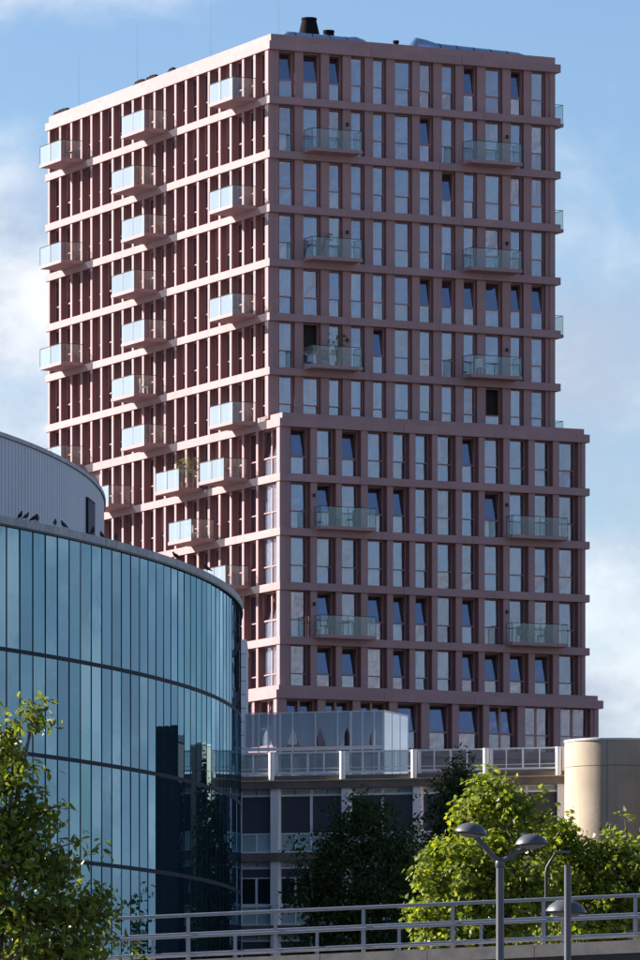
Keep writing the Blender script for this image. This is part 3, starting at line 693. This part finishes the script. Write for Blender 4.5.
# roof-terrace wind screens
ws = thing('terrace_glass_screen', 'milky glass wind screen with clear triangles on the white building roof terrace', 'glass screen', (-3.7225, 297, 0), WA)
SY = 1.2; zb0, zt0 = 19.28, 22.30
px_posts = [-0.2, 0.48, 0.95, 1.54, 2.18 - 0.02, 3.30, 4.40, 5.05, 5.62, 6.20, 6.66]
for i, x in enumerate(px_posts):
    hw = 0.05 if i in (3, 7, 10) else 0.025
    MB().box(x - hw, x + hw, SY - 0.03, SY + 0.04, zb0, zt0 + (0.02 if hw > .03 else 0)).build('post', M['sframe'], ws)
MB().box(px_posts[0], 6.71, SY - 0.04, SY - 0.031, 20.55, 20.72).build('mid_rail', M['sframe'], ws)
MB().box(px_posts[0], 6.71, SY - 0.03, SY + 0.05, zt0 + 0.021, zt0 + 0.07).build('top_rail', M['sframe'], ws)
tris = [0.85, 2.18, 3.52, 4.85, 6.18]
zA, zB = 21.62, 20.74
for i in range(len(tris)):
    pass
# upper film band: strip with clear triangular openings, lower milky band
prev = px_posts[0]
for i in range(len(px_posts) - 1):
    a, b_ = px_posts[i] + 0.03, px_posts[i + 1] - 0.03
    MB().box(a, b_, SY, SY + 0.014, zb0, 20.54).build('pane', M['clear'], ws)
    MB().box(a, b_, SY, SY + 0.014, 20.73, zt0).build('pane', M['clear'], ws)
film = MB()
xs = [px_posts[0]] + sum([[t - 0.33, t, t + 0.33] for t in tris], [])
xs = [x for x in xs if x >= px_posts[0]] + [6.66]
def low(x):
    for t in tris:
        if abs(x - t) < 0.329: return zB + (zA - zB) * (1 - abs(x - t) / 0.33)
    return zB
xs = sorted(set(round(x, 3) for x in xs))
for i in range(len(xs) - 1):
    a, b_ = xs[i], xs[i + 1]
    za_, zb_ = low(a + 1e-3) if any(abs(a - t) < .01 for t in tris) else zB, low(b_ - 1e-3) if any(abs(b_ - t) < .01 for t in tris) else zB
    film.add([(a, SY + .02, za_), (b_, SY + .02, zb_), (b_, SY + .02, zt0), (a, SY + .02, zt0), (a, SY + .026, za_), (b_, SY + .026, zb_), (b_, SY + .026, zt0), (a, SY + .026, zt0)],
             [(0, 1, 2, 3), (7, 6, 5, 4), (0, 4, 5, 1), (3, 2, 6, 7)])
film.build('frosted_film', M['milky'], ws)
MB().box(px_posts[0], 6.66, SY + .02, SY + .026, zb0, 20.5).build('frosted_film', M['milky'], ws)
for i in range(3):
    y0_ = SY + 0.05 + i * 1.27
    MB().box(6.66, 6.675, y0_, y0_ + 1.24, zb0, zt0).build('pane', M['milky_side'], ws)
    MB().box(6.64, 6.70, y0_ + 1.24, y0_ + 1.27, zb0, zt0 + 0.02).build('post', M['sframe'], ws)
MB().box(6.63, 6.71, SY + 0.06, SY + 3.86, zt0 + 0.022, zt0 + 0.07).build('top_rail', M['sframe'], ws)

# ================================================================== round concrete stair tower
CX, CY, CRr = 13.48, 288.0, 2.30
st = thing('concrete_stair_tower', 'round beige concrete stair tower beside the white building', 'tower', (CX, CY, 0))
b = MB(); b.lathe([(0, 20.2), (CRr - 0.05, 20.2), (CRr - 0.05, 0)], 96); b.build('core', M['under'], st, smooth=30)
a_off = -101.5
for i in range(6):
    a = a_off + i * 60
    for (za, zb_) in ((0.0, 19.14), (19.165, 20.30)):
        d = math.degrees(0.010 / CRr); p = MB()
        nseg = 20; 
        p.lathe([(CRr - 0.06, za), (CRr, za), (CRr, zb_), (CRr - 0.06, zb_), (CRr - 0.06, za)], nseg, a0=a + d, a1=a + 60 - d)
        p.build('wall_panel', M['beige'], st, smooth=30)
b = MB(); b.lathe([(CRr - 0.4, 20.305), (CRr + 0.035, 20.305), (CRr + 0.035, 20.40), (CRr - 0.3, 20.44), (0, 20.46)], 96); b.build('coping', M['cap'], st, smooth=30)

# ================================================================== dark block right of the view (mirrored in the glass)
db = thing('dark_brick_block', 'dark flat-topped brick block mirrored in the curved glass facade', 'building', (16.4, 279.8, 0), WA)
MB().box(0, 4.6, 0, 8, 0, 20.6).build('wall', M['brickdark'], db)
MB().box(-0.1, 4.7, -0.1, 8.1, 20.602, 20.9).build('coping', M['steel_dark'], db)

# ================================================================== VIADUCT
SL = 0.0445; VX, VY = 4.31, 147.0
def dz(X): return 6.47 + SL * (X - VX)
vi = thing('concrete_viaduct', 'sloping concrete viaduct with pale stone kerb crossing the foreground', 'bridge', (0, VY, 0))
sh = lambda x, y, z: (x, y, z + dz(x))
seg = [-60 + 2.5 * i for i in range(49)]
km = {}
for i in range(48):
    a, b_ = seg[i] + 0.006, seg[i + 1] - 0.006
    if -12 < a < 10:
        MB().box(a, b_, 0, 0.5, -0.30, 0.0, f=sh).build('kerb_stone', M['deck'], vi)
MB().box(-60, 60, 0.06, 12.94, -0.75, -0.02, f=lambda x, y, z: (x, y, z + dz(x) - (0.0 if y > 1 else 0.0))).build('deck', M['under'], vi)
MB().box(-60, 60, 12.5, 13.0, -0.30, 0.0, f=sh).build('far_kerb', M['deck'], vi)
MB().box(-60, -12.45, 0, 0.5, -0.30, 0.0, f=sh).build('near_kerb', M['deck'], vi)
MB().box(10.05, 60, 0, 0.5, -0.30, 0.0, f=sh).build('near_kerb', M['deck'], vi)
for x in (-30, -12, 20, 40):
    for y in (3.0, 10.0): MB().tube([(x, y, 0), (x, y, dz(x) - 0.74)], 0.6, 20).build('pier', M['under'], vi, smooth=50)
def railing(yv, posts, label, name):
    r_ = thing(name, label, 'railing', (0, yv, 0), 0, 'viaduct railings')
    pm_ = MB().box(-0.05, 0.05, -0.012, 0.012, 0, 0.60).box(-0.042, 0.042, -0.012, 0.012, 0.60, 1.0).mesh('post', M['railgrey'])
    for x in posts: obj('post', pm_, r_, (x, 0, dz(x) - 0.002))
    for (nm, z, rr) in (('handrail', 1.045, 0.043), ('middle_rail', 0.55, 0.036), ('bottom_rail', 0.10, 0.026)):
        MB().tube([(x, -0.03, dz(x) + z) for x in (-45, 0, 45)], rr, 14).build(nm, M['railgrey'], r_, smooth=60)
near_posts = [(p - 320) * VY / FPX for p in (15.5, 101.5, 188, 275.5, 363.5, 453, 544, 636)]
near_posts = [near_posts[0] - 2.02 * i for i in (3, 2, 1)] + near_posts + [near_posts[-1] + 2.1 * i for i in (1, 2, 3)]
far_posts = [(153 - 320) * 159.8 / FPX + 2.08 * i for i in range(-4, 9)]
railing(VY + 0.22, near_posts, 'grey steel railing along the near edge of the viaduct', 'viaduct_railing')
railing(VY + 12.75, far_posts, 'grey steel railing on the far edge of the viaduct, seen between the near rails', 'viaduct_railing')

# ================================================================== street lamps
LD = 138.0; LS = LD / FPX
def at(px, py, D): return Vector(((px - 320) * D / FPX, D, (1150 - py) * D / FPX + 1.7))
def head_mesh(rx, hz):
    b = MB(); b.lathe([(0.0, hz), (rx * 0.30, hz * 0.97), (rx * 0.60, hz * 0.80), (rx * 0.85, hz * 0.48), (rx, hz * 0.12), (rx * 1.02, 0.0), (rx * 0.93, -0.03), (rx * 0.80, -0.04)], 28)
    return b.mesh('lamp_head', M['lamp'], smooth=50)
def lens_mesh(rx): return MB().lathe([(rx * 0.80, -0.035), (rx * 0.6, -0.085), (rx * 0.3, -0.11), (0, -0.115)], 24).mesh('diffuser', M['lens'], smooth=60)
P0 = at(500, 861.5, LD)
l1 = thing('street_lamp', 'grey double-headed street lamp with forked arms in front of the viaduct', 'street lamp', (P0.x, LD, 0), 0, 'street lamps')
zf = P0.z
MB().tube([(0, 0, 0), (0, 0, 1.2), (0, 0, 1.25), (0, 0, zf - 0.05)], [0.11, 0.11, 0.088, 0.086], 20).build('pole', M['lamp'], l1, smooth=50)
MB().lathe([(0, zf + 0.10), (0.05, zf + 0.09), (0.105, zf + 0.02), (0.105, zf - 0.12), (0.088, zf - 0.14)], 20).build('collar', M['lamp'], l1, smooth=50)
for (hx, hz, tilt_) in ((-0.635, 0.60, R(7)), (0.685, 0.36, R(-3))):
    sgn = 1 if hx > 0 else -1
    MB().tube([(0.0, 0, zf - 0.02), (hx * 0.25, 0, zf + hz * 0.20), (hx * 0.80, 0, zf + hz * 0.86), (hx * 0.95, 0, zf + hz * 1.0)], [0.07, 0.062, 0.052, 0.05], 14).build('arm', M['lamp'], l1, smooth=60)
    MB().tube([(hx * 0.30, 0, zf + hz * 0.22 + .10), (hx * 0.78, 0, zf + hz * 0.86 + 0.06)], 0.012, 8).build('stay_rod', M['lamp'], l1)
    h_ = obj('lamp_head', head_mesh(0.35, 0.22), l1, (hx, 0, zf + hz + 0.03), (0, tilt_, 0)); obj('diffuser', lens_mesh(0.35), h_)
P1 = at(567.7, 865, LD - 2)
l2 = thing('street_lamp', 'grey lamp post with one mushroom head mounted behind its shaft', 'street lamp', (P1.x, LD - 2, 0), 0, 'street lamps')
MB().tube([(0, 0, 0), (0, 0, 1.2), (0, 0, 1.25), (0, 0, P1.z)], [0.10, 0.10, 0.078, 0.076], 20).build('pole', M['lamp'], l2, smooth=50)
zh = at(567, 912, LD - 2).z
MB().box(-0.05, 0.05, 0.06, 0.35, zh + 0.12, zh + 0.2).build('bracket', M['lamp'], l2)
h_ = obj('lamp_head', head_mesh(0.43, 0.26), l2, (-0.015, 0.55, zh + 0.03), (0, R(2), 0)); obj('diffuser', lens_mesh(0.43), h_)
P2 = at(541.5, 875, 168)
l3 = thing('slim_street_lamp', 'slim dark lamp post with a bent top seen in front of the bright trees', 'street lamp', (P2.x, 164.5, 0), 0, 'street lamps')
MB().tube([(0, 0, 0), (0, 0, P2.z - 0.1), (0.02, 0, P2.z + 0.05), (0.24, 0, P2.z + 0.42), (0.30, 0, P2.z + 0.45), (0.5, 0, P2.z + 0.46)], [0.06, 0.045, 0.042, 0.035, 0.035, 0.03], 10).build('pole', M['black'], l3, smooth=60)
MB().box(0.28, 0.62, -0.06, 0.06, P2.z + 0.425, P2.z + 0.49).build('lamp_head', M['lamp'], l3)

# ================================================================== TREES
def leaf_shape(kind):
    if kind == 'maple':
        v = [(0, 0, 0), (0.28, 0.02, 0.0), (0.48, 0.26, -0.04), (0.26, 0.36, 0.02), (0.30, 0.66, -0.05), (0.10, 0.62, 0.02), (0.0, 1.0, -0.08), (-0.10, 0.62, 0.02), (-0.30, 0.66, -0.05), (-0.26, 0.36, 0.02), (-0.48, 0.26, -0.04), (-0.28, 0.02, 0), (0, 0.35, 0.06)]
        f = [(12, i, i + 1) for i in range(0, 11)] + [(12, 11, 0)]
    else:
        v = [(0, 0, 0), (0.17, 0.30, 0.03), (0.19, 0.58, 0.02), (0.0, 1.0, -0.10), (-0.19, 0.58, 0.02), (-0.17, 0.30, 0.03), (0, 0.35, -0.02), (0, 0.65, -0.03)]
        f = [(0, 1, 6), (1, 2, 7, 6), (2, 3, 7), (3, 4, 7), (4, 5, 6, 7), (5, 0, 6)]
    return np.array(v, float), f
def make_tree(name, label, base, trunk_h, lobes, n_cl, per, leaf, kind, mat, seed, trunk_r=0.22, cl_r=0.42, group='trees', shell=0.45):
    """lobes: (x,y,z,rx,ry,rz) relative to the trunk base; clusters of leaves fill their volume, thickest near the skin"""
    rg = np.random.default_rng(seed); root = thing(name, label, 'tree', base, 0, group)
    lob = np.array(lobes, float); vol = lob[:, 3] * lob[:, 5]; pr_ = vol / vol.sum()
    li = rg.choice(len(lob), n_cl, p=pr_)
    d = rg.normal(size=(n_cl, 3)); d /= np.linalg.norm(d, axis=1)[:, None]
    rad = rg.random(n_cl) ** shell
    wob = 1 + 0.30 * rg.normal(size=n_cl).clip(-1.6, 1.6) * (rad > 0.75)
    cen = lob[li, :3] + d * (rad * wob)[:, None] * lob[li, 3:]
    # limbs
    tb = MB(); top = np.array([0, 0, trunk_h])
    tb.tube([(0, 0, 0), (0.03, 0.02, trunk_h * 0.5), (0, 0, trunk_h)], [trunk_r * 1.25, trunk_r, trunk_r * 0.72], 10)
    for L in lob:
        c = L[:3]; s = top * (0.75 + 0.25 * rg.random()); mid = (s + c) / 2 + rg.normal(size=3) * 0.25
        tb.tube([s, mid, c], [trunk_r * 0.5, trunk_r * 0.32, trunk_r * 0.16], 6)
    near = [int(i) for i in rg.choice(n_cl, min(n_cl, 170), replace=False)]
    for i in near:
        c0 = lob[li[i], :3]; c1 = cen[i]; tb.tube([c0 + (c1 - c0) * 0.05, (c0 + c1) / 2 + rg.normal(size=3) * 0.12, c1], [0.04, 0.022, 0.008], 4, caps=False)
    tb.build('trunk', M['bark'], root, smooth=60)
    # leaves
    n = n_cl * per
    ci = np.repeat(np.arange(n_cl), per)
    off = rg.normal(size=(n, 3)); off /= np.linalg.norm(off, axis=1)[:, None]; off *= (cl_r * rg.random(n) ** 0.5)[:, None]; off[:, 2] *= 0.75
    pos = cen[ci] + off
    outw = (pos - lob[li[ci], :3]) / lob[li[ci], 3:]; outw /= np.linalg.norm(outw, axis=1)[:, None] + 1e-6
    nrm = outw * 0.55 + np.array([0, 0, 0.45]) + rg.normal(size=(n, 3)) * 0.55; nrm /= np.linalg.norm(nrm, axis=1)[:, None]
    t = rg.normal(size=(n, 3)); t[:, 2] -= 0.5; t -= (t * nrm).sum(1)[:, None] * nrm; t /= np.linalg.norm(t, axis=1)[:, None]
    s = np.cross(t, nrm); sc = leaf * (0.65 + 0.6 * rg.random(n))
    lv, lf = leaf_shape(kind); k = len(lv)
    V = pos[:, None, :] + sc[:, None, None] * (lv[None, :, 0:1] * s[:, None, :] + lv[None, :, 1:2] * t[:, None, :] + lv[None, :, 2:3] * nrm[:, None, :])
    V = V.reshape(-1, 3)
    lens = np.array([len(f) for f in lf]); idx = np.concatenate([np.array(f) for f in lf])
    loops = (idx[None, :] + (np.arange(n) * k)[:, None]).ravel(); tot = np.tile(lens, n); starts = np.concatenate([[0], np.cumsum(tot)[:-1]])
    me = bpy.data.meshes.new('crown'); me.vertices.add(len(V)); me.vertices.foreach_set('co', V.ravel())
    me.loops.add(len(loops)); me.loops.foreach_set('vertex_index', loops.astype(np.int32))
    me.polygons.add(len(tot)); me.polygons.foreach_set('loop_start', starts.astype(np.int32)); me.polygons.foreach_set('loop_total', tot.astype(np.int32))
    me.update(calc_edges=True); me.validate(); me.materials.append(M[mat])
    obj('crown', me, root)
    return root
def lobes_px(bx, D, items):
    """items: (px, py, rpx, rpz, depth offset) sizes in picture pixels at distance D, turned into metres round the trunk base"""
    k = D / FPX; o = []
    for (px, py, rx, rz, dy) in items:
        p = at(px, py, D); o.append((p.x - bx, dy, p.z, rx * k, (rx + rz) * 0.5 * k, rz * k))
    return o
# bright trees behind the railing
bx = at(485, 900, 174).x
make_tree('plane_tree', 'bright yellow-green broadleaf tree rising behind the double-headed lamp', (bx, 174, 0), 6.0,
          lobes_px(bx, 174, [(492, 800, 26, 30, 0), (472, 812, 28, 24, .4), (520, 815, 32, 24, 0), (495, 850, 52, 34, .2), (440, 875, 30, 30, 0), (470, 900, 55, 36, -.2), (520, 890, 50, 40, 0), (430, 915, 24, 28, .3), (480, 945, 70, 30, 0)]),
          820, 14, 0.165, 'maple', 'leaf_bright', 21, 0.2, 0.34, 'bright trees behind the viaduct')
bx = at(600, 900, 178).x
make_tree('plane_tree', 'bright broadleaf tree in front of the round concrete tower', (bx, 178, 0), 5.5,
          lobes_px(bx, 178, [(560, 835, 24, 22, 0), (590, 860, 36, 26, .2), (625, 850, 26, 24, 0), (555, 885, 40, 36, 0), (610, 900, 50, 40, .1), (650, 880, 40, 40, 0), (580, 945, 70, 30, 0)]),
          740, 14, 0.165, 'maple', 'leaf_bright', 22, 0.2, 0.34, 'bright trees behind the viaduct')
# dark shaded trees by the white building
bx = at(352, 900, 264).x
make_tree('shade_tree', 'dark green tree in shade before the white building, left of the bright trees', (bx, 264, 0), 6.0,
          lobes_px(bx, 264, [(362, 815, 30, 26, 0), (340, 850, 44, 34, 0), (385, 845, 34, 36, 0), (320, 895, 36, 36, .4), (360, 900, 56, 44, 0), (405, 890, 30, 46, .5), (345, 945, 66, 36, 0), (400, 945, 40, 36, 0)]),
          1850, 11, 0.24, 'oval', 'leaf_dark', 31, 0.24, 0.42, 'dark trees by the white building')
bx = at(456, 900, 270).x
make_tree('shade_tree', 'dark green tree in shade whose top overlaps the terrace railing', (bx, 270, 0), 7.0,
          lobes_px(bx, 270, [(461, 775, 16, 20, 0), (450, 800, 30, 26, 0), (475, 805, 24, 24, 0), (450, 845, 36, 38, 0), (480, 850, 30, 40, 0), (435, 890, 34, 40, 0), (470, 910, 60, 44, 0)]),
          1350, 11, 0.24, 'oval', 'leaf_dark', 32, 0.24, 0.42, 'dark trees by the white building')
# near tree, lower left
bx = at(-5, 900, 128).x
make_tree('ash_tree', 'leafy green tree at the left edge in front of the viaduct', (bx, 128, 0), 4.5,
          lobes_px(bx, 128, [(2, 735, 20, 26, 0), (34, 712, 17, 14, 0), (12, 775, 36, 32, 0), (30, 815, 34, 26, 0), (10, 850, 56, 40, 0), (55, 865, 38, 30, 0), (85, 905, 34, 26, 0), (30, 915, 70, 40, 0), (-40, 830, 60, 80, .2), (60, 950, 60, 24, 0)]),
          760, 10, 0.22, 'oval', 'leaf_left', 41, 0.2, 0.34, 'trees in front of the viaduct')
# trees right of the view, mirrored low in the glass facade
for i, (x, y, s, lab) in enumerate([(27.5, 283, 0.95, 'green tree right of the dark block, mirrored in the glass'), (32, 288, 1.0, 'larger green tree behind the others, mirrored in the glass'), (37.5, 284, 0.9, 'farthest green tree to the right, mirrored in the glass')]):
    make_tree('broadleaf_tree', lab, (x, y, 0), 6, [(0, 0, 11 * s, 3.2, 3.2, 3.4 * s), (2.2, 0, 8.5 * s, 3, 3, 3), (-2.4, .5, 8.2 * s, 3, 3, 3), (0, 0, 6 * s, 4, 4, 3)], 420, 9, 0.42, 'oval', 'leaf_bright', 60 + i, 0.25, 0.7, 'trees right of the view')
